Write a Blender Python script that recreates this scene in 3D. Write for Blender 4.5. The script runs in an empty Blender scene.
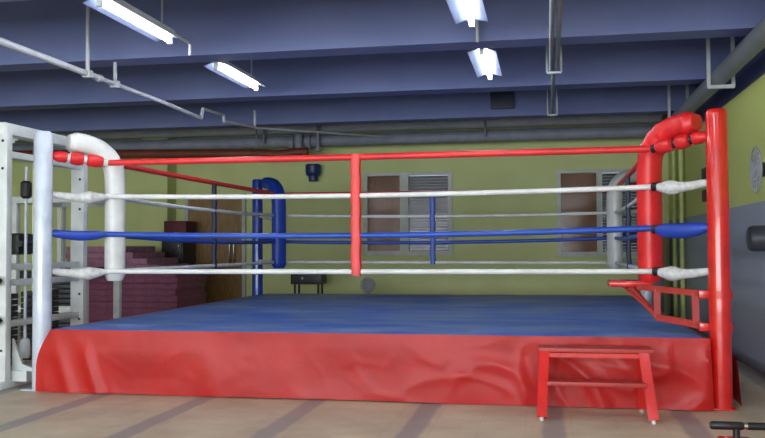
import bpy, bmesh, math, random
from mathutils import Vector, Matrix, noise
random.seed(4)
S = bpy.context.scene
COL = S.collection
PI = math.pi

# ------------------------------------------------------------------ materials
def lin(c):
    return tuple(((v/255)/12.92 if v/255 <= .04045 else ((v/255+.055)/1.055)**2.4) for v in c) + (1,)

def mat(name, rgb, rough=.5, metal=0, rgb2=None, scale=6, detail=4, bump=0, bscale=30, coat=0, stretch=(1, 1, 1), lo=.35, hi=.65, spec=.5):
    m = bpy.data.materials.new(name); m.use_nodes = True
    nt = m.node_tree; N = nt.nodes; L = nt.links
    b = N['Principled BSDF']
    b.inputs['Base Color'].default_value = lin(rgb)
    b.inputs['Roughness'].default_value = rough
    b.inputs['Metallic'].default_value = metal
    b.inputs['Coat Weight'].default_value = coat
    b.inputs['Specular IOR Level'].default_value = spec
    tc = N.new('ShaderNodeTexCoord'); mp = N.new('ShaderNodeMapping')
    mp.inputs['Scale'].default_value = stretch
    L.new(tc.outputs['Object'], mp.inputs['Vector'])
    if rgb2 is None:
        rgb2 = tuple(min(255, int(v*1.08+3)) for v in rgb)
    nz = N.new('ShaderNodeTexNoise'); nz.inputs['Scale'].default_value = scale; nz.inputs['Detail'].default_value = detail
    L.new(mp.outputs['Vector'], nz.inputs['Vector'])
    cr = N.new('ShaderNodeValToRGB')
    cr.color_ramp.elements[0].position = lo; cr.color_ramp.elements[0].color = lin(rgb)
    cr.color_ramp.elements[1].position = hi; cr.color_ramp.elements[1].color = lin(rgb2)
    L.new(nz.outputs['Fac'], cr.inputs['Fac']); L.new(cr.outputs['Color'], b.inputs['Base Color'])
    if bump:
        n2 = N.new('ShaderNodeTexNoise'); n2.inputs['Scale'].default_value = bscale; n2.inputs['Detail'].default_value = 3
        L.new(mp.outputs['Vector'], n2.inputs['Vector'])
        bp = N.new('ShaderNodeBump'); bp.inputs['Strength'].default_value = bump; bp.inputs['Distance'].default_value = .02
        L.new(n2.outputs['Fac'], bp.inputs['Height']); L.new(bp.outputs['Normal'], b.inputs['Normal'])
    return m

M = {}
M['green'] = mat('lime_green_wall_paint', (200, 208, 142), .6, rgb2=(208, 215, 150), scale=1.5)
M['ceil'] = mat('lavender_blue_ceiling_paint', (102, 113, 162), .7, rgb2=(112, 122, 168), scale=1.2, detail=6)
M['navy'] = mat('navy_paint', (66, 74, 116), .6)
M['dado'] = mat('grey_dado_paint', (112, 119, 132), .5, rgb2=(122, 128, 140), scale=2, stretch=(1, 1, 6), bump=.2, bscale=4)
M['red_vinyl'] = mat('red_vinyl', (228, 46, 42), .36, rgb2=(236, 58, 52), scale=3, bump=.12, bscale=7)
M['red_pad'] = mat('red_pad_vinyl', (205, 32, 36), .38, bump=.2, bscale=14)
M['red_paint'] = mat('red_enamel', (200, 30, 22), .22, coat=.5)
M['red_rope'] = mat('red_rope_sleeve', (212, 46, 46), .4)
M['red_dark'] = mat('dark_red_tread', (165, 45, 38), .45)
M['white_vinyl'] = mat('white_vinyl', (206, 206, 204), .4, bump=.08, bscale=12)
M['white_rope'] = mat('white_rope_sleeve', (212, 212, 208), .45, bump=.03, bscale=30)
M['white_cloth'] = mat('white_tape_wrap', (214, 214, 210), .6, rgb2=(192, 192, 190), scale=30, bump=.5, bscale=40)
M['white_paint'] = mat('pale_blue_white_enamel', (190, 198, 212), .25, coat=.4)
M['white_steel'] = mat('white_steel', (202, 206, 204), .4)
M['blue_vinyl'] = mat('blue_vinyl', (28, 62, 160), .4, bump=.1, bscale=14)
M['blue_rope'] = mat('blue_rope_sleeve', (34, 72, 168), .4, rgb2=(42, 80, 174))
M['blue_paint'] = mat('blue_enamel', (22, 60, 158), .2, coat=.5)
M['black'] = mat('black_plastic', (20, 20, 22), .45)
M['black_pad'] = mat('black_foam', (24, 22, 24), .4, bump=.2, bscale=60)
M['chrome'] = mat('chrome', (210, 210, 215), .15, 1)
M['steel_dark'] = mat('dark_iron_plates', (52, 52, 58), .45, .3)
M['pipe'] = mat('grey_white_pipe_paint', (176, 180, 186), .45)
M['pipe_grey'] = mat('grey_pipe_paint', (128, 134, 142), .5, rgb2=(136, 142, 150), scale=4)
M['duct'] = mat('galvanised_duct', (186, 188, 198), .5, 0, rgb2=(198, 200, 208), scale=5)
M['duct_dark'] = mat('dark_lagged_pipe', (132, 136, 152), .6)
M['rust'] = mat('rust_red_pipe_paint', (128, 66, 42), .5, rgb2=(108, 56, 40))
M['wood'] = mat('yellow_brown_wood', (150, 118, 62), .4, rgb2=(128, 92, 52), scale=5, stretch=(8, 8, 1))
M['curtain'] = mat('brown_blind', (146, 98, 54), .7, rgb2=(126, 82, 44), scale=10, stretch=(6, 1, 1))
M['dark_blind'] = mat('dark_grey_blind', (44, 40, 38), .6)
M['frame'] = mat('pale_grey_window_frame', (176, 180, 172), .4)
M['maroon'] = mat('maroon_mat_foam', (132, 66, 96), .6, rgb2=(148, 84, 112), scale=14)
M['purple'] = mat('dusty_pink_mat_foam', (168, 118, 142), .6, rgb2=(148, 98, 124), scale=14)
M['locker'] = mat('grey_locker_paint', (112, 116, 120), .35, .2, stretch=(6, 6, 1))
M['greentrim'] = mat('green_pipe_paint', (176, 186, 112), .4)
M['navy_box'] = mat('dark_navy_plastic', (26, 48, 98), .4)
M['fan_grey'] = mat('silver_grey_plastic', (150, 152, 158), .4)
M['vent'] = mat('dark_blue_vent_steel', (36, 44, 70), .5)
M['roller'] = mat('charcoal_vinyl', (58, 62, 68), .45)
M['maroon_dark'] = mat('dark_red_box_card', (92, 30, 40), .6)

def glass():
    m = bpy.data.materials.new('window_glass'); m.use_nodes = True
    b = m.node_tree.nodes['Principled BSDF']
    b.inputs['Base Color'].default_value = (1, 1, 1, 1); b.inputs['Roughness'].default_value = .12
    b.inputs['Transmission Weight'].default_value = 1; b.inputs['IOR'].default_value = 1.2
    return m
M['glass'] = glass()

def emit(name, rgb, s):
    m = bpy.data.materials.new(name); m.use_nodes = True
    b = m.node_tree.nodes['Principled BSDF']
    b.inputs['Base Color'].default_value = (.9, .9, .9, 1)
    b.inputs['Emission Color'].default_value = lin(rgb); b.inputs['Emission Strength'].default_value = s
    return m
M['tube'] = emit('lit_fluorescent_tube', (240, 246, 255), 34)
M['reflector'] = mat('white_enamel_reflector', (84, 92, 116), .4)  # colour darkened well below white to offset the strong light of the tube

def floor_mat():
    m = bpy.data.materials.new('tan_floor_tiles_with_grey_stripes'); m.use_nodes = True
    nt = m.node_tree; N = nt.nodes; L = nt.links; b = N['Principled BSDF']
    tc = N.new('ShaderNodeTexCoord'); sp = N.new('ShaderNodeSeparateXYZ'); L.new(tc.outputs['Object'], sp.inputs[0])
    def math_(op, a, bv=None, c=None):
        n = N.new('ShaderNodeMath'); n.operation = op
        for i, v in enumerate((a, bv, c)):
            if v is None: continue
            if isinstance(v, (int, float)): n.inputs[i].default_value = v
            else: L.new(v, n.inputs[i])
        return n.outputs[0]
    nz0 = N.new('ShaderNodeTexNoise'); nz0.inputs['Scale'].default_value = 5; nz0.inputs['Detail'].default_value = 5
    L.new(tc.outputs['Object'], nz0.inputs['Vector'])
    xx = math_('ADD', sp.outputs['X'], math_('MULTIPLY', math_('SUBTRACT', nz0.outputs['Fac'], .5), .05))
    fr = math_('FRACT', math_('DIVIDE', math_('ADD', xx, 1.2 + 9.1 + .455), .91))       # stripes at x = -1.2 + k * 0.91
    d = math_('ABSOLUTE', math_('SUBTRACT', fr, .5))
    mr = N.new('ShaderNodeMapRange'); mr.interpolation_type = 'SMOOTHSTEP'
    mr.inputs['From Min'].default_value = .06; mr.inputs['From Max'].default_value = .105
    mr.inputs['To Min'].default_value = 1; mr.inputs['To Max'].default_value = 0
    L.new(d, mr.inputs['Value'])
    n1 = N.new('ShaderNodeTexNoise'); n1.inputs['Scale'].default_value = 1.6; n1.inputs['Detail'].default_value = 8; n1.inputs['Roughness'].default_value = .65
    L.new(tc.outputs['Object'], n1.inputs['Vector'])
    cr = N.new('ShaderNodeValToRGB'); e = cr.color_ramp.elements
    e[0].position = .3; e[0].color = lin((176, 160, 134)); e[1].position = .7; e[1].color = lin((212, 196, 166))
    L.new(n1.outputs['Fac'], cr.inputs['Fac'])
    mp = N.new('ShaderNodeMapping'); mp.inputs['Location'].default_value = (.17, .1, 0); L.new(tc.outputs['Object'], mp.inputs['Vector'])
    br = N.new('ShaderNodeTexBrick'); br.offset = 0; br.inputs['Scale'].default_value = 1
    br.inputs['Brick Width'].default_value = .3033; br.inputs['Row Height'].default_value = .3033; br.inputs['Mortar Size'].default_value = .003
    br.inputs['Color1'].default_value = (1, 1, 1, 1); br.inputs['Color2'].default_value = (.90, .90, .90, 1); br.inputs['Mortar'].default_value = (.84, .84, .84, 1)
    L.new(mp.outputs['Vector'], br.inputs['Vector'])
    mx = N.new('ShaderNodeMix'); mx.data_type = 'RGBA'; mx.blend_type = 'MULTIPLY'; mx.inputs[0].default_value = 1
    L.new(cr.outputs['Color'], mx.inputs[6]); L.new(br.outputs['Color'], mx.inputs[7])
    m2 = N.new('ShaderNodeMix'); m2.data_type = 'RGBA'; L.new(math_('MULTIPLY', mr.outputs[0], .72), m2.inputs[0])
    L.new(mx.outputs[2], m2.inputs[6]); m2.inputs[7].default_value = lin((134, 127, 128))
    L.new(m2.outputs[2], b.inputs['Base Color'])
    b.inputs['Roughness'].default_value = .5
    bp = N.new('ShaderNodeBump'); bp.inputs['Strength'].default_value = .15; bp.inputs['Distance'].default_value = .01
    L.new(n1.outputs['Fac'], bp.inputs['Height']); L.new(bp.outputs['Normal'], b.inputs['Normal'])
    return m
M['floor'] = floor_mat()

def canvas_mat():
    m = mat('worn_blue_canvas', (60, 106, 196), .42, rgb2=(122, 146, 188), scale=1.7, detail=10, bump=.3, bscale=6, stretch=(.7, 1.5, 1), lo=.40, hi=.68)
    return m
M['canvas'] = canvas_mat()

def two_tone(name, z, low, high, r=.55):
    m = mat(name, low, r)
    nt = m.node_tree; N = nt.nodes; L = nt.links; b = N['Principled BSDF']
    tc = N.new('ShaderNodeTexCoord'); sp = N.new('ShaderNodeSeparateXYZ'); L.new(tc.outputs['Object'], sp.inputs[0])
    zs = sorted(z)
    cr = N.new('ShaderNodeValToRGB'); cr.color_ramp.interpolation = 'CONSTANT'
    cr.color_ramp.elements[0].color = lin(low); cr.color_ramp.elements[0].position = 0
    cr.color_ramp.elements[1].color = lin(high[0]); cr.color_ramp.elements[1].position = zs[0]/4
    for zz, c in zip(zs[1:], high[1:]):
        e = cr.color_ramp.elements.new(zz/4); e.color = lin(c)
    dv = N.new('ShaderNodeMath'); dv.operation = 'DIVIDE'; dv.inputs[1].default_value = 4
    L.new(sp.outputs['Z'], dv.inputs[0]); L.new(dv.outputs[0], cr.inputs['Fac']); L.new(cr.outputs['Color'], b.inputs['Base Color'])
    return m
M['rwall'] = two_tone('side_wall_grey_below_green', (1.6, 2.76), (150, 158, 174), ((200, 208, 122), (66, 74, 116)))

# ------------------------------------------------------------------ mesh helpers
def B(): return bmesh.new()

def box(bm, x0, x1, y0, y1, z0, z1, bev=0):
    vs = [bm.verts.new((x, y, z)) for x in (x0, x1) for y in (y0, y1) for z in (z0, z1)]
    q = [(0, 1, 3, 2), (4, 6, 7, 5), (0, 4, 5, 1), (2, 3, 7, 6), (0, 2, 6, 4), (1, 5, 7, 3)]
    fs = [bm.faces.new([vs[i] for i in f]) for f in q]
    if bev:
        es = list({e for f in fs for e in f.edges})
        bmesh.ops.bevel(bm, geom=es, offset=bev, segments=2, affect='EDGES', profile=.6)
    return bm

def frame_at(T, up=None):
    T = T.normalized()
    if up is None: up = Vector((0, 0, 1))
    if abs(T.dot(up)) > .98: up = Vector((0, 1, 0)) if abs(T.y) < .9 else Vector((1, 0, 0))
    A = T.cross(up).normalized(); Bv = A.cross(T).normalized()
    return A, Bv

def sweep(bm, pts, rad, n=12, up=None, cap=True, expo=1.0):
    """pts: points; rad: number, list, or list of (ra, rb) half widths along the two cross axes"""
    pts = [Vector(p) for p in pts]; rings = []
    for i, p in enumerate(pts):
        if i == 0: T = pts[1]-pts[0]
        elif i == len(pts)-1: T = pts[-1]-pts[-2]
        else: T = (pts[i+1]-p).normalized()+(p-pts[i-1]).normalized()
        A, Bv = frame_at(T, up)
        r = rad[i] if isinstance(rad, list) else rad
        ra, rb = r if isinstance(r, tuple) else (r, r)
        ring = []
        for k in range(n):
            a = 2*PI*(k+.5)/n; c, s = math.cos(a), math.sin(a)
            c = math.copysign(abs(c)**expo, c); s = math.copysign(abs(s)**expo, s)
            ring.append(bm.verts.new(p+A*ra*c+Bv*rb*s))
        rings.append(ring)
    for a, b in zip(rings, rings[1:]):
        for k in range(n):
            bm.faces.new((a[k], a[(k+1) % n], b[(k+1) % n], b[k]))
    if cap:
        bm.faces.new(rings[0][::-1]); bm.faces.new(rings[-1])
    return bm

def bar(bm, a, b, w, h, up=None):       # square tube between two points
    return sweep(bm, [a, b], (w*.7071, h*.7071), 4, up)

def tube(bm, a, b, r, n=12): return sweep(bm, [a, b], r, n)

def smooth_path(pts, it=2):
    pts = [Vector(p) for p in pts]
    for _ in range(it):
        out = [pts[0]]
        for a, b in zip(pts, pts[1:]):
            out += [a*.75+b*.25, a*.25+b*.75]
        out.append(pts[-1]); pts = out
    return pts

def obj(name, bm, m, parent=None, smooth=True, origin=None):
    bmesh.ops.recalc_face_normals(bm, faces=bm.faces)
    me = bpy.data.meshes.new(name)
    if origin is not None:
        bmesh.ops.translate(bm, verts=bm.verts, vec=-Vector(origin))
    bm.to_mesh(me); bm.free()
    o = bpy.data.objects.new(name, me); COL.objects.link(o)
    if origin is not None: o.location = origin
    me.materials.append(M[m] if isinstance(m, str) else m)
    if smooth:
        for p in me.polygons: p.use_smooth = True
        try: me.set_sharp_from_angle(angle=math.radians(40))
        except Exception: pass
    if parent: o.parent = parent
    return o

def tag(o, label, cat, group=None, kind=None):
    o['label'] = label; o['category'] = cat
    if group: o['group'] = group
    if kind: o['kind'] = kind
    return o
def empty(name, loc, label, cat, group=None):
    o = bpy.data.objects.new(name, None); COL.objects.link(o); o.location = loc
    o.empty_display_size = .1
    return tag(o, label, cat, group)
def struct(name, bm, m):
    o = obj(name, bm, m, smooth=False); o['kind'] = 'structure'; return o
def part(name, bm, m, root, label=None, smooth=True):
    """geometry is given in world coordinates; the parent Empty sits at its own location without rotation"""
    org = root.location.copy(); r = root
    while r.parent: r = r.parent; org += r.location
    bmesh.ops.translate(bm, verts=bm.verts, vec=-org)
    o = obj(name, bm, m, root, smooth)
    if label: o['label'] = label
    return o
def copy_tree(o, parent=None):
    c = o.copy(); COL.objects.link(c); c.parent = parent
    for ch in list(o.children): copy_tree(ch, c)
    return c

# ------------------------------------------------------------------ the room
XR, XL, YB, YF, ZC = 3.47, -8.5, 8.0, -12.0, 4.2
struct('floor', box(B(), XL-.2, XR+.2, YF-.2, YB+.2, -.1, 0), 'floor')
struct('ceiling', box(B(), XL-.2, XR+.2, YF-.2, YB+.2, ZC, ZC+.1), 'ceil')
struct('wall_right', box(B(), XR, XR+.2, YF, YB, 0, ZC), 'rwall')
struct('wall_left', box(B(), XL-.2, XL, YF, YB, 0, ZC), 'green')
# back wall with two window openings and a door opening
W = [(-1.61, -.10, 1.09, 2.47), (1.69, 3.05, 1.06, 2.45)]
bm = B()
xs = [XL, W[0][0], W[0][1], W[1][0], W[1][1], XR]
for a, b in ((0, 1), (2, 3), (4, 5)): box(bm, xs[a], xs[b], YB, YB+.2, 0, ZC)
for w in W:
    box(bm, w[0], w[1], YB, YB+.2, 0, w[2]); box(bm, w[0], w[1], YB, YB+.2, w[3], ZC)
struct('wall_back', bm, 'green')
# unseen wall behind the camera, added with openings to let fill light in
bm = B()
box(bm, XL, XR, YF-.2, YF, 0, .5); box(bm, XL, XR, YF-.2, YF, 3.0, ZC)
for k in range(7):
    xx = XL+(XR-XL-.3)*k/6; box(bm, xx, xx+.3, YF-.2, YF, .5, 3.0)
struct('wall_front', bm, 'green')

for i, w in enumerate(W):
    x0, x1, z0, z1 = w; y0, y1 = YB-.03, YB+.05; t = .07
    r = B()
    box(r, x0-.02, x1+.02, y0, y1, z1-.03, z1+.03); box(r, x0-.02, x1+.02, y0, y1, z0-.03, z0+.05)
    box(r, x0-.02, x0+.05, y0+.001, y1-.001, z0+.05, z1-.03); box(r, x1-.05, x1+.02, y0+.001, y1-.001, z0+.05, z1-.03)
    xm = x0+(.495 if i == 0 else .52)*(x1-x0)-(.05 if i == 0 else .03)
    mw = .075 if i == 0 else .045
    box(r, xm-mw, xm+mw, y0+.002, y1-.002, z0+.05, z1-.03)
    wf = obj('window_%d' % (i+1), r, 'frame', smooth=False); wf['kind'] = 'structure'
    for a, b in ((x0+.05, xm-mw), (xm+mw, x1-.05)):
        obj('pane', box(B(), a, b, YB+.02, YB+.026, z0+.05, z1-.03), 'glass', wf, smooth=False)
    c = B()
    for k in range(14):                                      # folded brown curtain behind the left sash
        u0 = x0+.04+(xm-mw-x0-.03)*k/14; u1 = x0+.04+(xm-mw-x0-.03)*(k+1)/14
        box(c, u0, u1, YB+.09+.01*(k % 2), YB+.11+.01*(k % 2), z0+.03, z1-.02)
    o = obj('curtain', c, 'curtain', smooth=False)
    tag(o, 'brown curtain behind the left pane of the ' + ('window near the middle of the back wall' if i == 0 else 'window at the right of the back wall'), 'curtain')
    c = B()
    nsl = 26
    for k in range(nsl):
        zz = z0+.03+(z1-z0-.06)*k/nsl
        box(c, xm+mw-.02, x1-.02, YB+.11, YB+.13, zz, zz+(z1-z0-.06)/nsl*.93)
    o = obj('window_blind', c, 'dark_blind', smooth=False)
    tag(o, 'dark grey blind behind right pane of the ' + ('window near the middle of the back wall' if i == 0 else 'window at the right of the back wall'), 'blind')

# ceiling beams across the room, one every 2.22 m
for k in range(-5, 3):
    y = .8+2.22*k
    struct('beam_%d' % (k+6), box(B(), XL, XR, y, y+.29, 3.0, ZC, 0), 'ceil')
struct('column', box(B(), -5.6, -5.12, 7.62, YB, 0, ZC), 'green')
# door in the back wall
d = B()
box(d, -4.86, -3.84, 7.955, YB, 0, 2.1)
door = struct('door_1', d, 'wood')
fr = B()
box(fr, -4.93, -4.86, 7.93, YB, 0, 2.17); box(fr, -3.84, -3.78, 7.93, YB, 0, 2.17); box(fr, -4.93, -3.78, 7.93, YB, 2.1, 2.17)
obj('door_frame', fr, 'frame', door, smooth=False)
for x in (-4.06, -3.98):
    h = B(); sweep(h, smooth_path([(x, 7.955, 1.42), (x, 7.9, 1.42), (x, 7.9, .9), (x, 7.955, .9)]), .014, 8)
    obj('door_handle', h, 'chrome', door)
sk = B(); box(sk, XR-.02, XR, YF, YB, 0, .1)
struct('baseboard_right', sk, 'dado')

# ------------------------------------------------------------------ boxing ring
AX, LY, HC = 2.75, 5.42, .53
ring = empty('boxing_ring', (0, LY/2, 0), 'raised boxing ring with blue canvas, red skirt and red, white and blue ropes', 'boxing ring')
cx0, cx1, cy0, cy1 = -2.605, 2.625, -.10, LY+.1
p = B()
box(p, cx0+.06, cx1-.06, cy0+.08, cy1-.08, .02, HC-.03)
part('platform', p, 'black', ring)
c = B()
NX, NY = 90, 90
g = [[None]*(NY+1) for _ in range(NX+1)]
for i in range(NX+1):
    for j in range(NY+1):
        x = cx0+(cx1-cx0)*i/NX; y = cy0+(cy1-cy0)*j/NY
        e = min(i, NX-i, j, NY-j)
        z = HC+.007*noise.noise((x*1.7, y*4.2, 3))*(0 if e < 1 else 1)-(.006 if e == 0 else 0)
        g[i][j] = c.verts.new((x, y, z))
for i in range(NX):
    for j in range(NY): c.faces.new((g[i][j], g[i+1][j], g[i+1][j+1], g[i][j+1]))
part('canvas', c, 'canvas', ring)

def wr(x, t, seed=0):                                  # vinyl creases
    a = (.020*noise.noise((x*.8, t*1.2, seed))+.006*noise.noise((x*1.6+t*1.8, t*1.0-x*.6, seed+5)))*.8
    w = 1/(1+math.exp(-(x-1.0)*3))*.85+.12
    for fr, am in ((1.1, .030), (2.1, .016)):
        v = noise.noise((x*fr*1.3-t*fr*.6, t*fr*.7+x*fr*.5, seed+9+fr)); a += am*w*(1-min(1, abs(v)*4))**2
    for q, wd, am in ((-2.25, .05, .030), (-2.5, .06, .018), (-1.2, .12, .01), (.9, .2, .010)):
        a += am*math.exp(-((x-q-.18*(t-.5))/wd)**2)*min(1, t*1.4)
    return a
# front skirt: a sheet whose two ends wrap over the foot of the corner posts
def skirt_front():
    bm = B(); NU, NT = 220, 22; rows = []
    R = .088
    for j in range(NT+1):
        t = j/NT; row = []
        exl = .125*math.sin(min(1, t/.6)*PI/2); exr = .035+.015*t   # how far each end reaches past the mat
        for i in range(NU+1):
            s = cx0-exl+(cx1-cx0+exl+exr)*i/NU
            a = abs(s); sg = 1 if s > 0 else -1
            yb = -.105-.018*t
            x, y = s, yb
            if a > AX+.03:
                k = min((a-AX-.03)/.09, 1.0)*PI/2
                x = sg*(AX+.03+.075*math.sin(k)+.02*t); y = yb+.075*(1-math.cos(k))
            fl = min(1, t*3)
            y -= max(-.004, wr(s, t))*fl*(1 if a < 2.66 else .3)
            z = HC-.004-(HC-.012)*t
            if a < 2.6: z += .012*noise.noise((s*1.1, 7, t*.3))*(t if t > .9 else 0)*.8
            row.append(bm.verts.new((x, y, max(.004, z))))
        rows.append(row)
    for a, b in zip(rows, rows[1:]):
        for i in range(NU): bm.faces.new((a[i], a[i+1], b[i+1], b[i]))
    bmesh.ops.solidify(bm, geom=bm.faces[:], thickness=.003)
    return bm
part('skirt', skirt_front(), 'red_vinyl', ring)
def skirt_side(ax, v, a0, a1):
    bm = B(); NU, NT = 80, 10; rows = []
    for j in range(NT+1):
        t = j/NT; row = []
        for i in range(NU+1):
            s = a0+(a1-a0)*i/NU; o = v+math.copysign(1, v-(LY/2 if ax == 'y' else 0))*(.004+abs(wr(s, t, 31))*.6*t+(.235*min(1, t/.3)**.8+.045*t if ax == 'x' and v > 0 else 0))
            row.append(bm.verts.new((o, s, HC-.004-(HC-.01)*t) if ax == 'x' else (s, o, HC-.004-(HC-.01)*t)))
        rows.append(row)
    for a, b in zip(rows, rows[1:]):
        for i in range(NU): bm.faces.new((a[i], a[i+1], b[i+1], b[i]))
    return bm
part('skirt', skirt_side('x', cx0, .1, cy1-.1), 'red_vinyl', ring)
part('skirt', skirt_side('x', cx1, .09, cy1-.25), 'red_vinyl', ring)
part('skirt', skirt_side('y', cy1, cx0, cx1), 'red_vinyl', ring)

CORN = [(-1, 0, 'white_paint', 'pale white corner post'), (1, 0, 'red_paint', 'glossy red corner post'),
        (-1, 1, 'blue_paint', 'blue corner post'), (1, 1, 'white_paint', 'pale white corner post at the back')]
for sx, back, m, lab in CORN:
    x, y = sx*AX+(.065 if back else 0), (LY if back else 0)
    b = B()
    prof = [(0, .078), (2.16, .078), (2.185, .074), (2.2, .062), (2.206, .0)]
    n = 32; rings = []
    for z, r in prof[:-1]:
        rings.append([b.verts.new((x+r*math.cos(2*PI*k/n), y+r*math.sin(2*PI*k/n), z+.012)) for k in range(n)])
    for a, q in zip(rings, rings[1:]):
        for k in range(n): b.faces.new((a[k], a[(k+1) % n], q[(k+1) % n], q[k]))
    b.faces.new(rings[-1]); b.faces.new(rings[0][::-1])
    post = part('post', b, m, ring, lab)
    bp = B(); box(bp, x-.10-(.05 if sx < 0 else 0), x+.09, y-.075, y+.1, 0, .012, .004)
    part('base_plate', bp, m, post)

# ropes: one square of four ropes held in from the posts
BX = .065
PCX, PY0, PY1 = 2.325, .325, 5.095
H = [(1.0, 'white', .021, 'bottom'), (1.33, 'blue', .024, 'second'), (1.665, 'white', .021, 'third'), (1.965, 'red', .027, 'top')]
def rope_pts(a, b, sag, n=16):
    a, b = Vector(a), Vector(b); out = []
    for i in range(n+1):
        t = i/n; q = a.lerp(b, t); q.z -= sag*4*t*(1-t); out.append(q)
    return out
for z, colr, r, lv in H:
    m = colr+'_rope'; sag = {1.0: .002, 1.33: .035, 1.665: .03, 1.965: .005}[z]
    for a, b in (((-PCX, PY0, z), (PCX, PY0, z+(.01 if colr == 'blue' else 0))), ((-PCX, PY0, z), (-PCX+BX, PY1, z-(.04 if colr == 'blue' else 0))),
                 ((-PCX+BX, PY1, z-(.04 if colr == 'blue' else 0)), (PCX+BX, PY1, z-.02)), ((PCX, PY0, z), (PCX+BX, PY1, z-.02))):
        bm = B(); sweep(bm, rope_pts(a, b, sag), r, 10)
        mm = m
        part('rope', bm, mm, ring, '%s %s rope' % (lv, colr))
    for sx, back, pm, _ in CORN:                      # turnbuckle covers between post and rope corner
        x0, y0 = sx*(AX-.055)+(BX if back else 0), (LY-.055 if back else .055)
        x1, y1 = sx*PCX+(BX if back else 0), (PY1 if back else PY0)
        A = Vector((x0, y0, z+(.01 if z < 1.9 else (.045 if sx < 0 else .06)))); C = Vector((x1, y1, z))
        cm = {'white': 'white_cloth', 'blue': 'blue_vinyl', 'red': 'red_pad'}[colr]
        bm = B()
        if z > 1.9:
            pr = [(0, .028), (.04, .04), (.12, .052), (.24, .05), (.27, .03), (.30, .03), (.33, .055), (.45, .062), (.54, .056), (.57, .03), (.60, .03), (.64, .056), (.78, .06), (.90, .05), (.93, .028), (1, .028)]
            tie = 'black' if sx > 0 else 'white_vinyl'; ties = (.285, .585, .95)
        elif colr == 'blue':
            q_ = 1 if sx > 0 else .74
            pr = [(0, .025), (.05, .036), (.2, .053*q_), (.5, .062*q_), (.8, .056*q_), (.92, .04*q_), (.96, .026), (1, .026)]
            tie = 'black' if sx > 0 else 'white_vinyl'; ties = (.95,)
        else:
            pr = [(0, .026), (.1, .032), (.3, .036), (.5, .044), (.6, .056), (.68, .062), (.74, .054), (.88, .036), (.96, .026), (1, .026)]
            tie = 'black' if sx > 0 else 'white_vinyl'; ties = (.95,)
        pts = []; rr = []
        for i in range(len(pr)-1):
            for q in (0, .5):
                t = pr[i][0]*(1-q)+pr[i+1][0]*q; rd = pr[i][1]*(1-q)+pr[i+1][1]*q
                v = A.lerp(C, t); v.z -= (.02 if z < 1.9 else .0)*math.sin(PI*t)
                pts.append(v); rr.append(rd*.95*(1+.09*noise.noise((t*9+z*7, sx*3, back*5))))
        pts.append(C); rr.append(.026)
        sweep(bm, pts, rr, 14)
        cv = part('turnbuckle_cover', bm, cm, ring)
        for q in ties:
            v = A.lerp(C, q); dv = (C-A).normalized()*.022
            bm = B(); sweep(bm, [v-dv, v+dv], .036, 12)
            if tie == 'black' or z > 1.9: part('tie', bm, tie, cv, 'black tie' if tie == 'black' else 'white tie')
            else: bm.free()
# rope spacers
def spacer(a, b, w, m, lab, n=(0, 1, 0)):
    bm = B(); a, b = Vector(a), Vector(b)
    sweep(bm, [a.lerp(b, i/14)+Vector((.004*math.sin(i*1.9), 0, 0)) for i in range(15)], (w/2, .034), 12, up=Vector(n), expo=.6)
    part('rope_spacer', bm, m, ring, lab)
spacer((-.068, PY0, .965), (-.068, PY0, 1.985), .085, 'red_rope', 'red strap')
spacer((-.045, PY1, .965), (-.045, PY1, 1.96), .075, 'blue_rope', 'blue strap')
spacer((-PCX+.03, 2.76, .965), (-PCX+.03, 2.76, 1.97), .05, 'vent', 'thin dark blue grey strap')
spacer((PCX+.03, 2.76, .955), (PCX+.03, 2.76, 1.97), .05, 'vent', 'thin dark blue grey strap')

# corner cushions, slipped over the ropes
def corner_pad(sx, back, m, label, zt=2.17):
    px, py = sx*AX+(BX if back else 0), (LY if back else 0)
    d = Vector((-sx, -1 if back else 1, 0)).normalized()
    O = Vector((px, py, 0))+(d*.06 if back and sx < 0 else d*0)
    P = [O+d*(.17 if sx > 0 else .21)+Vector((0, 0, 2.14)), O+d*.32+Vector((0, 0, 2.135)), O+d*.48+Vector((0, 0, 2.09)), O+d*.605+Vector((0, 0, 1.96)),
         O+d*.62+Vector((0, 0, 1.78)), O+d*.62+Vector((0, 0, 1.6)), O+d*.62+Vector((0, 0, 1.25)), O+d*.62+Vector((0, 0, .915))]
    path = smooth_path(P, 3)
    side = Vector((-d.y, d.x, 0))
    bm = B()
    n = len(path); dist = 0; tot = sum((b-a).length for a, b in zip(path, path[1:]))
    pts = []; rr = []
    for i, v in enumerate(path):
        if i: dist += (v-path[i-1]).length
        e = min(dist, tot-dist)
        k = min(1, .72+.28*(e/.05)) if e < .05 else 1
        wob = 1+(.10 if m == 'red_pad' and dist < .5 else .015)*noise.noise((dist*22, sx*4, back*3+1))
        pts.append(v); rr.append((.097*k*wob, .085*k*wob))
    rings = []
    for i, v in enumerate(pts):
        T = (pts[min(i+1, n-1)]-pts[max(i-1, 0)]).normalized(); Nn = side.cross(T).normalized()
        ring_ = []
        for q in range(20):
            a = 2*PI*q/20; cc, ss = math.cos(a), math.sin(a)
            cc = math.copysign(abs(cc)**.75, cc); ss = math.copysign(abs(ss)**.75, ss)
            ring_.append(bm.verts.new(v+side*rr[i][0]*cc+Nn*rr[i][1]*ss))
        rings.append(ring_)
    for a, b in zip(rings, rings[1:]):
        for q in range(20): bm.faces.new((a[q], a[(q+1) % 20], b[(q+1) % 20], b[q]))
    bm.faces.new(rings[0][::-1]); bm.faces.new(rings[-1])
    o = obj('corner_pad', bm, m, origin=tuple(O+d*.7+Vector((0, 0, .915))))
    return tag(o, label, 'corner pad', None)
corner_pad(-1, 0, 'white_vinyl', 'white padded cushion bent over the ropes beside the front left post')
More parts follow.
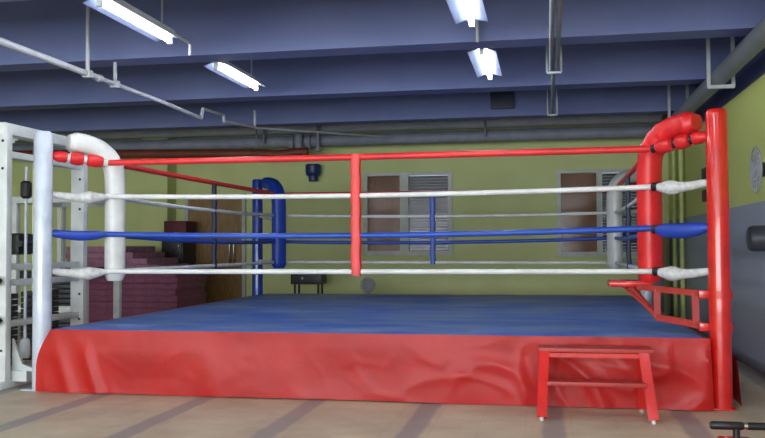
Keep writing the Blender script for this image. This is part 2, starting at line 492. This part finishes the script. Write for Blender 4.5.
corner_pad(1, 0, 'red_pad', 'red padded cushion bent over the ropes beside the red post')
corner_pad(-1, 1, 'blue_vinyl', 'blue padded cushion on the ropes beside the far blue post')
corner_pad(1, 1, 'white_vinyl', 'white padded cushion in the far right corner, mostly behind the red one')

# corner stool on a swing arm
st = empty('corner_stool', (2.68, .05, .6), 'red corner stool on a square steel bracket fixed to the red post', 'corner stool')
b = B(); box(b, 1.985, 2.33, .40, .70, .872, .925, .02); part('seat', b, 'red_paint', st)
b = B()
fa, fb = Vector((2.29, .36, .87)), Vector((2.66, .05, .84)); ga, gb = Vector((2.34, .32, .645)), Vector((2.66, .05, .60))
bar(b, fa+Vector((-.08, .06, .005)), fb, .04, .045); bar(b, ga, gb, .04, .05)
bar(b, fa.lerp(fb, .14), ga, .05, .05); bar(b, fa.lerp(fb, .82), ga.lerp(gb, .80), .05, .03)
bar(b, fa+Vector((-.12, .10, .0)), ga, .03, .03)
part('arm_frame', b, 'red_dark', st)
b = B(); bar(b, (2.05, .56, .88), (2.31, .40, .87), .03, .025); bar(b, (2.10, .50, .88), (2.34, .30, .66), .02, .02); part('seat_brace', b, 'red_dark', st)
for z in (.60, .84):
    b = B(); sweep(b, [(2.75, 0, z-.03), (2.75, 0, z+.03)], .092, 20); box(b, 2.60, 2.69, -.03, .06, z-.03, z+.03, .006)
    part('clamp', b, 'red_paint', st)

# ------------------------------------------------------------------ red step stool
ss = empty('step_stool', (1.82, -.42, 0), 'red two tread steel step standing on the floor against the red ring skirt', 'step stool')
def plate(name, x0, x1, y0, y1, z, m, th=.03):
    b = B(); box(b, x0, x1, y0, y1, z-th, z, .006); part(name, b, m, ss)
plate('tread', 1.435, 2.225, -.46, -.24, .478, 'red_dark')
plate('tread', 1.49, 2.16, -.60, -.44, .262, 'red_dark')
for s, xt, xb in ((-1, 1.475, 1.452), (1, 2.155, 2.195)):
    b = B(); bar(b, (xt, -.44, .455), (xb, -.635, .02), .035, .068, up=Vector((1, 0, 0))); lg = part('leg', b, 'red_paint', ss)
    b = B(); sweep(b, [(xb, -.637, 0), (xb, -.636, .024)], .014, 10); part('foot_cap', b, 'white_vinyl', lg, 'small white foot cap')
    b = B(); bar(b, (xt, -.26, .455), (xt+.005*s, -.215, .02), .035, .05, up=Vector((1, 0, 0))); lg = part('leg', b, 'red_paint', ss)
    b = B(); sweep(b, [(xt+.005*s, -.215, 0), (xt+.005*s, -.215, .024)], .02, 10); part('foot_cap', b, 'fan_grey', lg, 'grey foot cap')
    b = B(); bar(b, (xt, -.255, .26), (xt+.012*s, -.53, .26), .03, .03); part('side_rail', b, 'red_paint', ss)
b = B(); bar(b, (1.475, -.455, .43), (2.155, -.455, .43), .02, .03); part('front_rail', b, 'red_paint', ss)

# ------------------------------------------------------------------ black bar bottom right
pb = empty('floor_bar', (2.70, -1.45, 0), 'low black bar on a short post with a red base, bottom right corner', 'exercise bar')
b = B(); sweep(b, [(2.46, -1.45, .163), (3.15, -1.43, .163)], .02, 14); part('bar', b, 'chrome', pb, 'steel bar')
b = B(); sweep(b, [(2.415, -1.45, .163), (2.425, -1.45, .163), (2.59, -1.447, .163), (2.60, -1.447, .163)], [.018, .024, .024, .02], 16); part('grip', b, 'black_pad', pb, 'black foam grip')
b = B(); sweep(b, [(2.62, -1.446, .163), (3.16, -1.43, .163)], .022, 16); part('grip', b, 'black', pb, 'black grip')
for x in (2.56, 3.1):
    b = B(); sweep(b, [(x, -1.446, .06), (x, -1.446, .15)], .020, 14); part('post', b, 'black', pb)
    b = B(); box(b, x-.09, x+.09, -1.60, -1.35, 0, .085, .012); part('base', b, 'red_paint', pb, 'red base')

# ------------------------------------------------------------------ white gym machine at the left
gm = empty('cable_machine', (-3.3, .65, 0), 'white steel cable weight machine standing left of the ring', 'gym machine')
gx = -3.14
def gpart(name, b, m='white_steel', lab=None, parent=None): return part(name, b, m, parent or gm, lab)
def upright(y, w=.14, z1=2.27):
    b = B(); box(b, gx-.07, gx+.07, y-.04, y+.04, .05, z1, .008)
    u = gpart('upright', b)
    for k in range(4):
        z = [.33, .59, 1.9, 2.14][k] if y < .5 else [.5, .75, 1.6, 1.9][k]
        h = B(); sweep(h, [(gx+.03, y-.046, z), (gx+.03, y-.02, z)], .012, 10); part('bolt', h, 'black', u, 'black bolt')
upright(.0); upright(1.26, z1=2.2)
b = B(); box(b, gx-.06, gx+.06, -.05, 1.46, 2.2, 2.30, .01)
# curved gussets under the top beam
for y0, sgn in ((.04, 1), (1.22, -1)):
    n = 8
    for k in range(n):
        a0, a1 = PI/2*k/n, PI/2*(k+1)/n; R = .26
        ya, yb = y0+sgn*R*(1-math.cos(a0)), y0+sgn*R*(1-math.cos(a1))
        box(b, gx-.012, gx+.012, min(ya, yb), max(ya, yb), 2.2-R*(1-math.sin((a0+a1)/2)), 2.21)
gpart('top_beam', b)
b = B(); box(b, gx-.05, gx+.05, .04, 1.22, 2.0, 2.06, .008); gpart('cross_beam', b)
b = B(); box(b, gx-.07, gx+.07, -.1, 1.4, 0, .07, .01); gpart('base_beam', b)
b = B(); bar(b, (-4.1, .12, .1), (-2.94, .12, .1), .1, .09); gpart('front_foot', b)
b = B()
vs = [(gx+.06, 0, .14), (gx+.06, 0, .42), (gx+.16, 0, .2), (gx+.34, 0, .14)]
f1 = [b.verts.new((v[0]-.02, .1, v[2])) for v in vs]; f2 = [b.verts.new((v[0]-.02, .13, v[2])) for v in vs]
b.faces.new(f1); b.faces.new(f2[::-1])
for i in range(4): b.faces.new((f1[i], f1[(i+1) % 4], f2[(i+1) % 4], f2[i]))
gpart('gusset', b)
for z in (.59, .93):
    b = B(); sweep(b, [(gx+.02, -.04, z), (gx+.02, -.08, z), (gx+.02, -.09, z), (gx+.02, -.15, z), (gx+.02, -.16, z)], [.016, .016, .04, .045, .03], 16); gpart('adjuster_knob', b, 'black', 'round black knob')
b = B(); sweep(b, [(gx, .35, .3), (gx, .35, 1.95)], .014, 10); cb = gpart('cable', b, 'white_paint')
b = B(); sweep(b, [(gx, .35, 1.66), (gx, .35, 1.68), (gx, .35, 1.8), (gx, .35, 1.82)], [.03, .05, .05, .03], 12); gpart('stopper', b, 'black', 'black rubber stopper')
b = B(); sweep(b, [(gx, .35, .22), (gx, .35, .25), (gx, .35, .38), (gx, .35, .4)], [.04, .05, .045, .02], 12); gpart('pulley_block', b)
for z in (1.02, .88, .52):
    b = B(); box(b, gx-.05, gx+.03, .04, 1.22, z, z+.055, .008); gpart('cross_rail', b)
for y in (.30, .40, .86, .98, 1.1):
    b = B(); tube(b, (gx-.25, y, .1), (gx-.25, y, 2.2), .014, 8); gpart('guide_rod', b, 'chrome', 'chrome rod')
for y0, y1 in ((.18, .5), (.78, 1.18)):
    for k in range(12):
        b = B(); box(b, gx-.33, gx-.17, y0, y1, .14+k*.055, .14+k*.055+.048, .005); gpart('weight_plate', b, 'steel_dark', 'dark iron plate')
b = B(); box(b, -4.2, gx-.07, -.03, .03, 2.2, 2.28, .01); gpart('front_top_beam', b)
b = B(); box(b, -4.27, -4.13, -.04, .04, .0, 2.27, .01); gpart('upright', b)
b = B(); box(b, gx-.33, gx-.17, .5, .75, 1.15, 1.35, .03); sweep(b, [(gx-.13, .45, 1.25), (gx-.13, .85, 1.25)], .03, 12); gpart('pulley_carriage', b, 'black', 'black pulley carriage')

# a second machine farther back, seen through the first
g2 = empty('weight_machine', (-4.3, 3.0, 0), 'pale grey weight machine behind the white cable machine', 'gym machine')
for x, y in ((-4.75, 2.6), (-3.95, 2.6), (-4.75, 3.6), (-3.95, 3.6)):
    b = B(); box(b, x-.04, x+.04, y-.04, y+.04, 0, 1.75, .006); part('upright', b, 'white_steel', g2)
b = B(); box(b, -4.79, -3.91, 2.56, 2.64, 1.75, 1.83, .006); box(b, -4.79, -3.91, 3.56, 3.64, 1.75, 1.83, .006)
box(b, -4.79, -4.71, 2.64, 3.56, 1.75, 1.83, .006); box(b, -3.99, -3.91, 2.64, 3.56, 1.75, 1.83, .006); part('top_frame', b, 'white_steel', g2)
for k in range(14):
    b = B(); box(b, -4.5, -4.2, 2.9, 3.2, .12+k*.06, .17+k*.06, .005); part('weight_plate', b, 'steel_dark', g2)
for x in (-4.42, -4.28):
    b = B(); tube(b, (x, 3.05, .1), (x, 3.05, 1.78), .012, 8); part('guide_rod', b, 'chrome', g2)
b = B(); box(b, -4.79, -3.91, 2.56, 2.62, .45, .53, .01); part('cross_rail', b, 'white_steel', g2)
b = B(); box(b, -4.12, -3.9, 2.7, 3.2, .86, .98, .03); part('seat_pad', b, 'black_pad', g2, 'black seat pad')
b = B(); box(b, -4.08, -4.0, 2.9, 2.98, 0, .87); part('seat_post', b, 'white_steel', g2)

# dark exercise frame with flat benches left of the mats
g3 = empty('flat_bench', (-5.9, 4.2, 0), 'black padded exercise bench behind the white machine', 'bench')
b = B(); box(b, -6.4, -5.3, 4.05, 4.4, .78, .9, .03); part('pad', b, 'black_pad', g3)
for x in (-6.25, -5.45):
    b = B(); box(b, x-.03, x+.03, 4.1, 4.34, .03, .79, .005); box(b, x-.04, x+.04, 3.95, 4.5, 0, .04, .005); part('leg', b, 'steel_dark', g3)
b = B(); box(b, -6.22, -5.48, 4.2, 4.26, .3, .36); part('crossbar', b, 'steel_dark', g3)

# ------------------------------------------------------------------ stack of maroon mats at the back left
def mat_mesh(w, d, h):
    b = B(); box(b, -w/2, w/2, -d/2, d/2, 0, h, .008); return b
first = None; z = 0.0
hts = [.10]*13
for k in range(13):
    mname = 'maroon' if k < 9 else 'purple'
    w = 1.95 if k < 9 else 1.55-.2*(k-9)
    o = obj('foam_mat', mat_mesh(w, 1.15, .094), mname)
    o.location = (-5.0-.02*((k*7) % 3)-(.0 if k < 9 else .1*(k-8)), 6.2+.03*((k*5) % 3-1), z); z += .0955
    if k == 12: lab = 'dusty pink foam mat, topmost of the stack at the back left'
    elif k >= 9: lab = 'dusty pink foam mat in the upper narrow part of the back left stack'
    else: lab = 'maroon foam mat in the lower part of the back left stack'
    tag(o, lab, 'mat', 'maroon foam mats stacked at the back left' if k < 9 else ('dusty pink mats near the top of the stack' if k < 12 else None))

# dark cabinet and boxes between the mats and the door
cb = empty('cabinet', (-4.95, 7.6, 0), 'black low cabinet by the green column near the wooden door', 'cabinet')
b = B(); box(b, -5.10, -4.70, 7.35, 7.9, 0, 1.42, .01); part('body', b, 'black', cb)
for z0, z1 in ((.05, .7), (.74, 1.38)):
    b = B(); box(b, -5.08, -4.72, 7.325, 7.349, z0, z1, .004); dd = part('door', b, 'steel_dark', cb)
    b = B(); box(b, -4.77, -4.75, 7.30, 7.325, z1-.25, z1-.12); part('handle', b, 'chrome', dd)
o = obj('box', box(B(), -5.08, -4.67, 7.4, 7.85, 1.421, 1.68, .005), 'maroon_dark', origin=(-4.9, 7.6, 1.421))
tag(o, 'dark red cardboard box lying on the black cabinet', 'box')

# black low bench table and grey stand fan behind the ring
bt = empty('side_table', (-2.4, 7.2, 0), 'small black box on thin legs behind the ring, right of the blue pad', 'table')
b = B(); box(b, -2.66, -2.13, 7.0, 7.35, .60, .78, .015); part('box_body', b, 'black', bt)
for x in (-2.6, -2.2):
    for y in (7.05, 7.3):
        b = B(); tube(b, (x, y, 0), (x, y, .61), .018, 8); part('leg', b, 'black', bt)
b = B(); box(b, -2.47, -2.44, 6.985, 7.0, .68, .72); part('knob', b, 'fan_grey', bt)
fn = empty('pedestal_fan', (-1.3, 6.8, 0), 'small silver grey pedestal fan standing below the left window', 'fan')
b = B(); sweep(b, [(-1.3, 6.8, 0), (-1.3, 6.8, .03), (-1.3, 6.8, .035)], [.16, .15, .03], 20); part('base', b, 'fan_grey', fn)
b = B(); tube(b, (-1.3, 6.8, .03), (-1.3, 6.8, .58), .022, 10); part('pole', b, 'fan_grey', fn)
b = B()
for rr_ in (.12, .085, .05):
    pts = [(-1.3+rr_*math.cos(2*PI*k/24), 6.72, .60+rr_*math.sin(2*PI*k/24)) for k in range(25)]
    sweep(b, pts, .008, 6, up=Vector((0, 1, 0)), cap=False)
for k in range(12):
    a = 2*PI*k/12; tube(b, (-1.3, 6.72, .60), (-1.3+.12*math.cos(a), 6.72, .60+.12*math.sin(a)), .004, 5)
part('guard', b, 'fan_grey', fn)
b = B()
for k in range(3):
    a = 2*PI*k/3+.3
    v = [(-1.3+.02*math.cos(a), 6.75, .6+.02*math.sin(a)), (-1.3+.1*math.cos(a-.35), 6.745, .6+.1*math.sin(a-.35)), (-1.3+.1*math.cos(a+.35), 6.76, .6+.1*math.sin(a+.35))]
    q = [b.verts.new(x) for x in v]; q2 = [b.verts.new((x[0], x[1]+.006, x[2])) for x in v]
    b.faces.new(q); b.faces.new(q2[::-1])
    for i in range(3): b.faces.new((q[i], q[(i+1) % 3], q2[(i+1) % 3], q2[i]))
part('blades', b, 'fan_grey', fn)
b = B(); sweep(b, [(-1.3, 6.765, .6), (-1.3, 6.78, .6), (-1.3, 6.80, .6), (-1.3, 6.88, .6)], [.06, .115, .08, .04], 20); part('motor', b, 'fan_grey', fn)

# navy lantern-shaped fitting on the back wall
nb = empty('wall_fitting', (-2.5, 7.85, 2.35), 'dark blue stepped drum high on the green back wall', 'wall fitting')
b = B(); sweep(b, [(-2.5, 7.85, z) for z in (2.45, 2.47, 2.53, 2.64, 2.66)], [.10, .125, .137, .137, .12], 20); part('drum', b, 'navy_box', nb)
b = B(); sweep(b, [(-2.5, 7.85, z) for z in (2.36, 2.37, 2.46)], [.07, .08, .085], 18); part('lower_cup', b, 'navy_box', nb)
b = B(); box(b, -2.53, -2.47, 7.95, 8.0, 2.5, 2.6); part('bracket', b, 'navy_box', nb)

# locker and green pipes at the right end of the back wall
lk = empty('locker', (3.2, 7.6, 0), 'grey steel locker behind the ring, seen between red pad and red post', 'locker')
b = B(); box(b, 2.96, 3.30, 7.45, 7.95, 0, 1.5, .008); part('body', b, 'locker', lk)
b = B(); box(b, 2.98, 3.28, 7.425, 7.45, .04, 1.46, .004); dr = part('door', b, 'locker', lk)
b = B(); box(b, 3.02, 3.04, 7.40, 7.425, 1.18, 1.32); part('handle', b, 'chrome', dr)
for x, y in ((3.40, 6.9), (3.40, 6.2)):
    b = B(); tube(b, (x, y, 0), (x, y, 2.95), .035, 12)
    o = obj('wall_pipe', b, 'greentrim', origin=(x, y, 0))
    tag(o, 'green painted vertical pipe on the right wall, %s one' % ('farther' if y > 6.5 else 'nearer'), 'pipe')
for z, nm, m, lab in ((2.06, 'wall_speaker', 'black', 'small black box on the right wall by the red post, upper of two'), (1.80, 'wall_box', 'maroon_dark', 'small dark maroon box on the right wall left of the red post, lower of two')):
    b = B(); box(b, XR-.12, XR, 3.95, 4.25, z-.07, z+.07, .01)
    o = obj(nm, b, m, origin=(XR, 4.1, z)); tag(o, lab, 'box')

# charcoal roller and pale apparatus near the right wall
rl = empty('padded_roller', (3.35, 1.6, 1.25), 'round charcoal padded roller sticking out by the grey right wall', 'exercise roller')
b = B(); sweep(b, [(3.20, 1.15, 1.26), (3.21, 1.15, 1.26), (3.24, 1.15, 1.26), (3.44, 1.15, 1.26)], [.075, .10, .112, .112], 24); part('pad', b, 'roller', rl)
b = B(); tube(b, (3.30, 1.15, 1.26), (3.46, 1.15, 1.26), .03, 12); sweep(b, [(3.455, 1.15, 1.26), (3.469, 1.15, 1.26)], .09, 16); part('mount', b, 'steel_dark', rl)
wf_ = empty('wall_fan', (3.3, 1.4, 1.9), 'pale grey wall mounted fan cut by the right edge of the photo', 'fan')
b = B()
for rr_ in (.20, .15, .10, .05):
    pts = [(3.38-.0*k, 1.2, 1.87)for k in range(1)]
    pts = [(3.30+.0, 1.25+rr_*math.cos(2*PI*k/28), 1.86+rr_*math.sin(2*PI*k/28)) for k in range(29)]
    sweep(b, pts, .008, 6, up=Vector((1, 0, 0)), cap=False)
for k in range(14):
    a = 2*PI*k/14; tube(b, (3.30, 1.25, 1.86), (3.30, 1.25+.2*math.cos(a), 1.86+.2*math.sin(a)), .004, 5)
part('guard', b, 'fan_grey', wf_)
b = B(); sweep(b, [(3.31, 1.25, 1.86), (3.34, 1.25, 1.86), (3.42, 1.25, 1.86)], [.04, .07, .05], 16); part('motor', b, 'black', wf_, 'black motor housing')
b = B(); box(b, 3.42, 3.469, 1.2, 1.3, 1.7, 1.95, .006); part('bracket', b, 'white_steel', wf_)

# ------------------------------------------------------------------ pipes and ducts under the ceiling
def pipe(name, label, paths, m, cat='pipe', org=None):
    r = empty(name, org or Vector(paths[0][0][0]), label, cat)
    return r
lp = empty('sprinkler_pipe', (-2.58, 0, 2.8), 'thin pale pipe hung under the left of the ceiling', 'pipe')
b = B(); sweep(b, smooth_path([(-2.58, -2.6, 2.79), (-2.58, .62, 2.79)], 0), .028, 12); sweep(b, [(-2.58, .6, 2.79), (-2.58, .66, 2.79), (-2.58, .67, 2.79), (-2.58, 2.0, 2.79), (-2.58, 3.05, 2.77)], [.034, .034, .022, .022, .022], 12)
sweep(b, [(-2.58, 3.05, 2.77), (-2.58, 3.10, 2.89)], .022, 10); sweep(b, [(-2.58, 3.10, 2.89), (-2.58, 3.78, 2.92), (-2.58, 3.80, 2.84)], .02, 10); sweep(b, [(-2.58, 3.80, 2.84), (-2.44, 4.60, 2.87)], .02, 10)
sweep(b, [(-2.44, 4.60, 2.86), (-2.44, 4.60, 3.10)], .02, 10); sweep(b, [(-2.44, 4.60, 2.86), (-1.0, 7.0, 2.99)], .015, 8)
part('pipe_run', b, 'pipe', lp)
for y in (.42, .93):
    b = B(); tube(b, (-2.58, y, 2.79), (-2.58, y, 3.03 if y > .8 else ZC), .018, 10); box(b, -2.62, -2.54, y-.03, y+.03, 2.755, 2.82, .004); part('hanger', b, 'pipe', lp)
b = B(); tube(b, (-2.42, 5.35, 2.95), (-2.42, 5.35, 3.0), .02, 8)
b.free()

cp = empty('conduit', (1.59, 0, 3.0), 'grey conduit run hung along the ceiling over the middle right of the ring', 'conduit')
b = B(); tube(b, (1.56, -3.0, 2.95), (1.56, 2.02, 2.95), .022, 10); tube(b, (1.615, -3.0, 2.95), (1.615, 2.02, 2.95), .022, 10); part('twin_pipe', b, 'pipe_grey', cp)
b = B(); tube(b, (1.585, 2.0, 2.95), (1.585, 5.1, 2.95), .022, 10); part('single_pipe', b, 'pipe_grey', cp)
for y, w in ((1.9, .07), (4.7, .06)):
    b = B(); bar(b, (1.59-w, y, 2.915), (1.59+w, y, 2.915), .03, .02); bar(b, (1.59+w, y, 2.92), (1.59+w, y, 3.16), .02, .02)
    bar(b, (1.59-w, y, 2.92), (1.59-w, y, 3.16), .015, .02)
    bar(b, (1.59+w, y, 3.16), (1.59+w, y, ZC), .012, .012); bar(b, (1.59-w, y, 3.16), (1.59-w, y, ZC), .012, .012); part('bracket', b, 'pipe', cp)

rp = empty('drain_pipe', (3.2, 2, 2.97), 'thick grey pipe running along the top of the right wall', 'pipe')
b = B(); sweep(b, [(3.2, -3, 2.87), (3.2, 7.3, 2.87)], .085, 20); part('pipe_run', b, 'pipe_grey', rp)
for y in (-1.0, 2.2, 5.0):
    b = B(); bar(b, (3.08, y, 2.765), (3.33, y, 2.765), .04, .035); bar(b, (3.09, y, 2.765), (3.09, y, ZC), .035, .02); bar(b, (3.32, y, 2.765), (3.32, y, ZC), .035, .02)
    part('hanger', b, 'pipe', rp)

dt = empty('duct', (-1.5, 7.35, 3.1), 'long grey duct running across the top of the back wall', 'duct')
b = B(); sweep(b, [(XL+.1, 7.45, 3.26), (3.3, 7.45, 3.26)], .11, 20); part('pipe_run', b, 'duct', dt)
for x, y in ((-3.21, 7.3), (.54, 7.3)):
    b = B(); tube(b, (x, 7.27, 2.98), (x, 7.27, ZC), .022, 8); part('hanger', b, 'pipe_grey', dt)
d2 = empty('lagged_pipe', (-1.5, 7.4, 3.0), 'darker grey thick pipe directly below the long grey duct', 'pipe')
b = B(); sweep(b, [(XL+.1, 7.45, 3.02), (3.3, 7.45, 3.02)], .10, 20); part('pipe_run', b, 'duct_dark', d2)
b = B()
for x in (-2.75, -2.62, -2.45): sweep(b, [(x-.04, 7.42, 3.0), (x+.04, 7.42, 3.0)], .125, 16)
sweep(b, [(-2.6, 7.3, 2.85), (-2.6, 7.3, 3.12)], .07, 12); tube(b, (-2.25, 7.25, 2.86), (-2.25, 7.25, ZC), .03, 10); sweep(b, [(-2.25, 7.25, 2.82), (-2.25, 7.25, 2.88)], .05, 12)
part('valve', b, 'duct_dark', d2)
ru = empty('rust_pipe', (-5, 7.15, 2.85), 'brownish red pipe along the back wall below the grey duct at left', 'pipe')
part('pipe_run', sweep(B(), smooth_path([(-8.3, 7.15, 2.90), (-3.2, 7.15, 2.80), (-2.9, 7.15, 2.76), (-2.65, 7.15, 2.80), (-2.4, 7.15, 2.80)]), .075, 16), 'rust', ru)
for x in (-6.4, -3.3):
    b = B(); tube(b, (x, 7.15, 2.85), (x, 7.15, ZC), .012, 8); part('hanger', b, 'pipe_grey', ru, 'grey rod hanger')
vt = empty('ceiling_vent', (.92, 5.2, 3.2), 'dark blue square vent box on the ceiling beam near the back', 'vent')
b = B(); box(b, .76, 1.08, 5.16, 5.24, 3.1, 3.36, .004); part('housing', b, 'vent', vt)
b = B()
for k in range(6): box(b, .78, 1.06, 5.145, 5.16, 3.12+k*.038, 3.135+k*.038)
part('slats', b, 'vent', vt)

# ------------------------------------------------------------------ fluorescent lights
def make_light(L=1.22):
    r = bpy.data.objects.new('fluorescent_light', None); COL.objects.link(r)
    b = B(); box(b, -.045, .045, -L/2, L/2, .03, .085, .004); obj('housing', b, 'white_steel', r)
    b = B()
    for s in (-1, 1):
        v = [(s*.02, .030), (s*.13, -.005), (s*.13, .0), (s*.02, .036)]
        q = [[b.verts.new((a, y, z)) for a, z in v] for y in (-L/2, L/2)]
        for i in range(4): b.faces.new((q[0][i], q[0][(i+1) % 4], q[1][(i+1) % 4], q[1][i]))
        b.faces.new(q[0]); b.faces.new(q[1][::-1])
    obj('reflector', b, 'reflector', r, smooth=False)
    b = B(); sweep(b, [(0, -L/2+.02, -.005), (0, L/2-.02, -.005)], .019, 10); obj('tube', b, 'tube', r)
    for s in (-1, 1):
        b = B(); box(b, -.022, .022, s*(L/2-.01)-.014, s*(L/2-.01)+.014, -.035, .032, .003); h = obj('lamp_holder', b, 'white_steel', r)
        b = B(); tube(b, (0, s*L*.36, .085), (0, s*L*.36, ZC-3.0), .008, 8); obj('hanger_rod', b, 'pipe', r)
    return r
proto = make_light()
FL = [(-1.68, -.40, 'lit fluorescent batten over the front left of the ring'), (-1.68, 1.86, 'lit fluorescent batten farther back on the left row, behind the first beam'),
      (.93, -.45, 'lit fluorescent batten at top middle, nearer one of its row'), (.93, 1.80, 'lit fluorescent batten in the middle row, behind the first beam')]
for k, (x, y, lab) in enumerate(FL):
    o = proto if k == 0 else copy_tree(proto)
    o.location = (x, y, 3.0); tag(o, lab, 'ceiling light', None)
k = 0
for x in (-4.29, -1.68, .93, 2.6):  # extra battens added out of view to fill the front with light
    for y in (-2.7, -4.95, -7.2, -9.4):
        o = copy_tree(proto); o.location = (x, y, 3.0)
        tag(o, 'lit fluorescent batten behind the camera over the open floor', 'ceiling light', 'ceiling lights behind the camera')
rl_ = B(); tube(rl_, (-1.50, -2.5, 2.965), (-1.50, .17, 2.965), .012, 8); sweep(rl_, [(-1.50, .17, 2.965), (-1.50, .2, 2.96), (-1.50, .21, 2.94), (-1.50, .21, 2.86)], .012, 8)
o = obj('light_conduit', rl_, 'pipe', origin=(-1.5, 0, 2.965)); tag(o, 'thin wiring conduit beside the front left light ending in a short drop', 'conduit')
rl_ = B(); tube(rl_, (.93, .70, 2.97), (.93, .70, ZC), .014, 8)
o = obj('drop_rod', rl_, 'pipe', origin=(.93, .70, 2.97)); tag(o, 'short vertical rod between the two lights of the middle row', 'rod')

# ------------------------------------------------------------------ world, added front fill and camera
w = bpy.data.worlds.new('world'); S.world = w; w.use_nodes = True
bg = w.node_tree.nodes['Background']; bg.inputs['Color'].default_value = (.72, .82, 1, 1); bg.inputs['Strength'].default_value = .5
l = bpy.data.lights.new('window_daylight', 'AREA'); l.shape = 'RECTANGLE'; l.size = 11.6; l.size_y = 2.6; l.energy = 680; l.color = (.90, .95, 1)  # added area lamp outside the unseen front openings, brightens skirt and posts
o = bpy.data.objects.new('window_daylight', l); COL.objects.link(o); o.location = ((XL+XR)/2, YF-.3, 1.8); o.rotation_euler = (PI/2, 0, 0)

f, pc, yaw, pit, rol = 864.7226, Vector((1.5009, -6.7499, 1.1993)), -.1876, .0329, .0053
Fv = Vector((math.sin(yaw)*math.cos(pit), math.cos(yaw)*math.cos(pit), math.sin(pit)))
Rv = Vector((math.cos(yaw), -math.sin(yaw), 0)); Uv = Rv.cross(Fv)
R2 = math.cos(rol)*Rv-math.sin(rol)*Uv; U2 = math.sin(rol)*Rv+math.cos(rol)*Uv
cam = bpy.data.cameras.new('camera'); co = bpy.data.objects.new('camera', cam); COL.objects.link(co)
cam.sensor_width = 36; cam.lens = f/765*36; cam.clip_start = .05
m4 = Matrix((R2, U2, -Fv)).transposed().to_4x4(); m4.translation = pc; co.matrix_world = m4
S.camera = co
S.view_settings.view_transform = 'Standard'; S.view_settings.look = 'None'; S.view_settings.gamma = 1
S.view_settings.use_curve_mapping = False; S.view_settings.exposure = .9
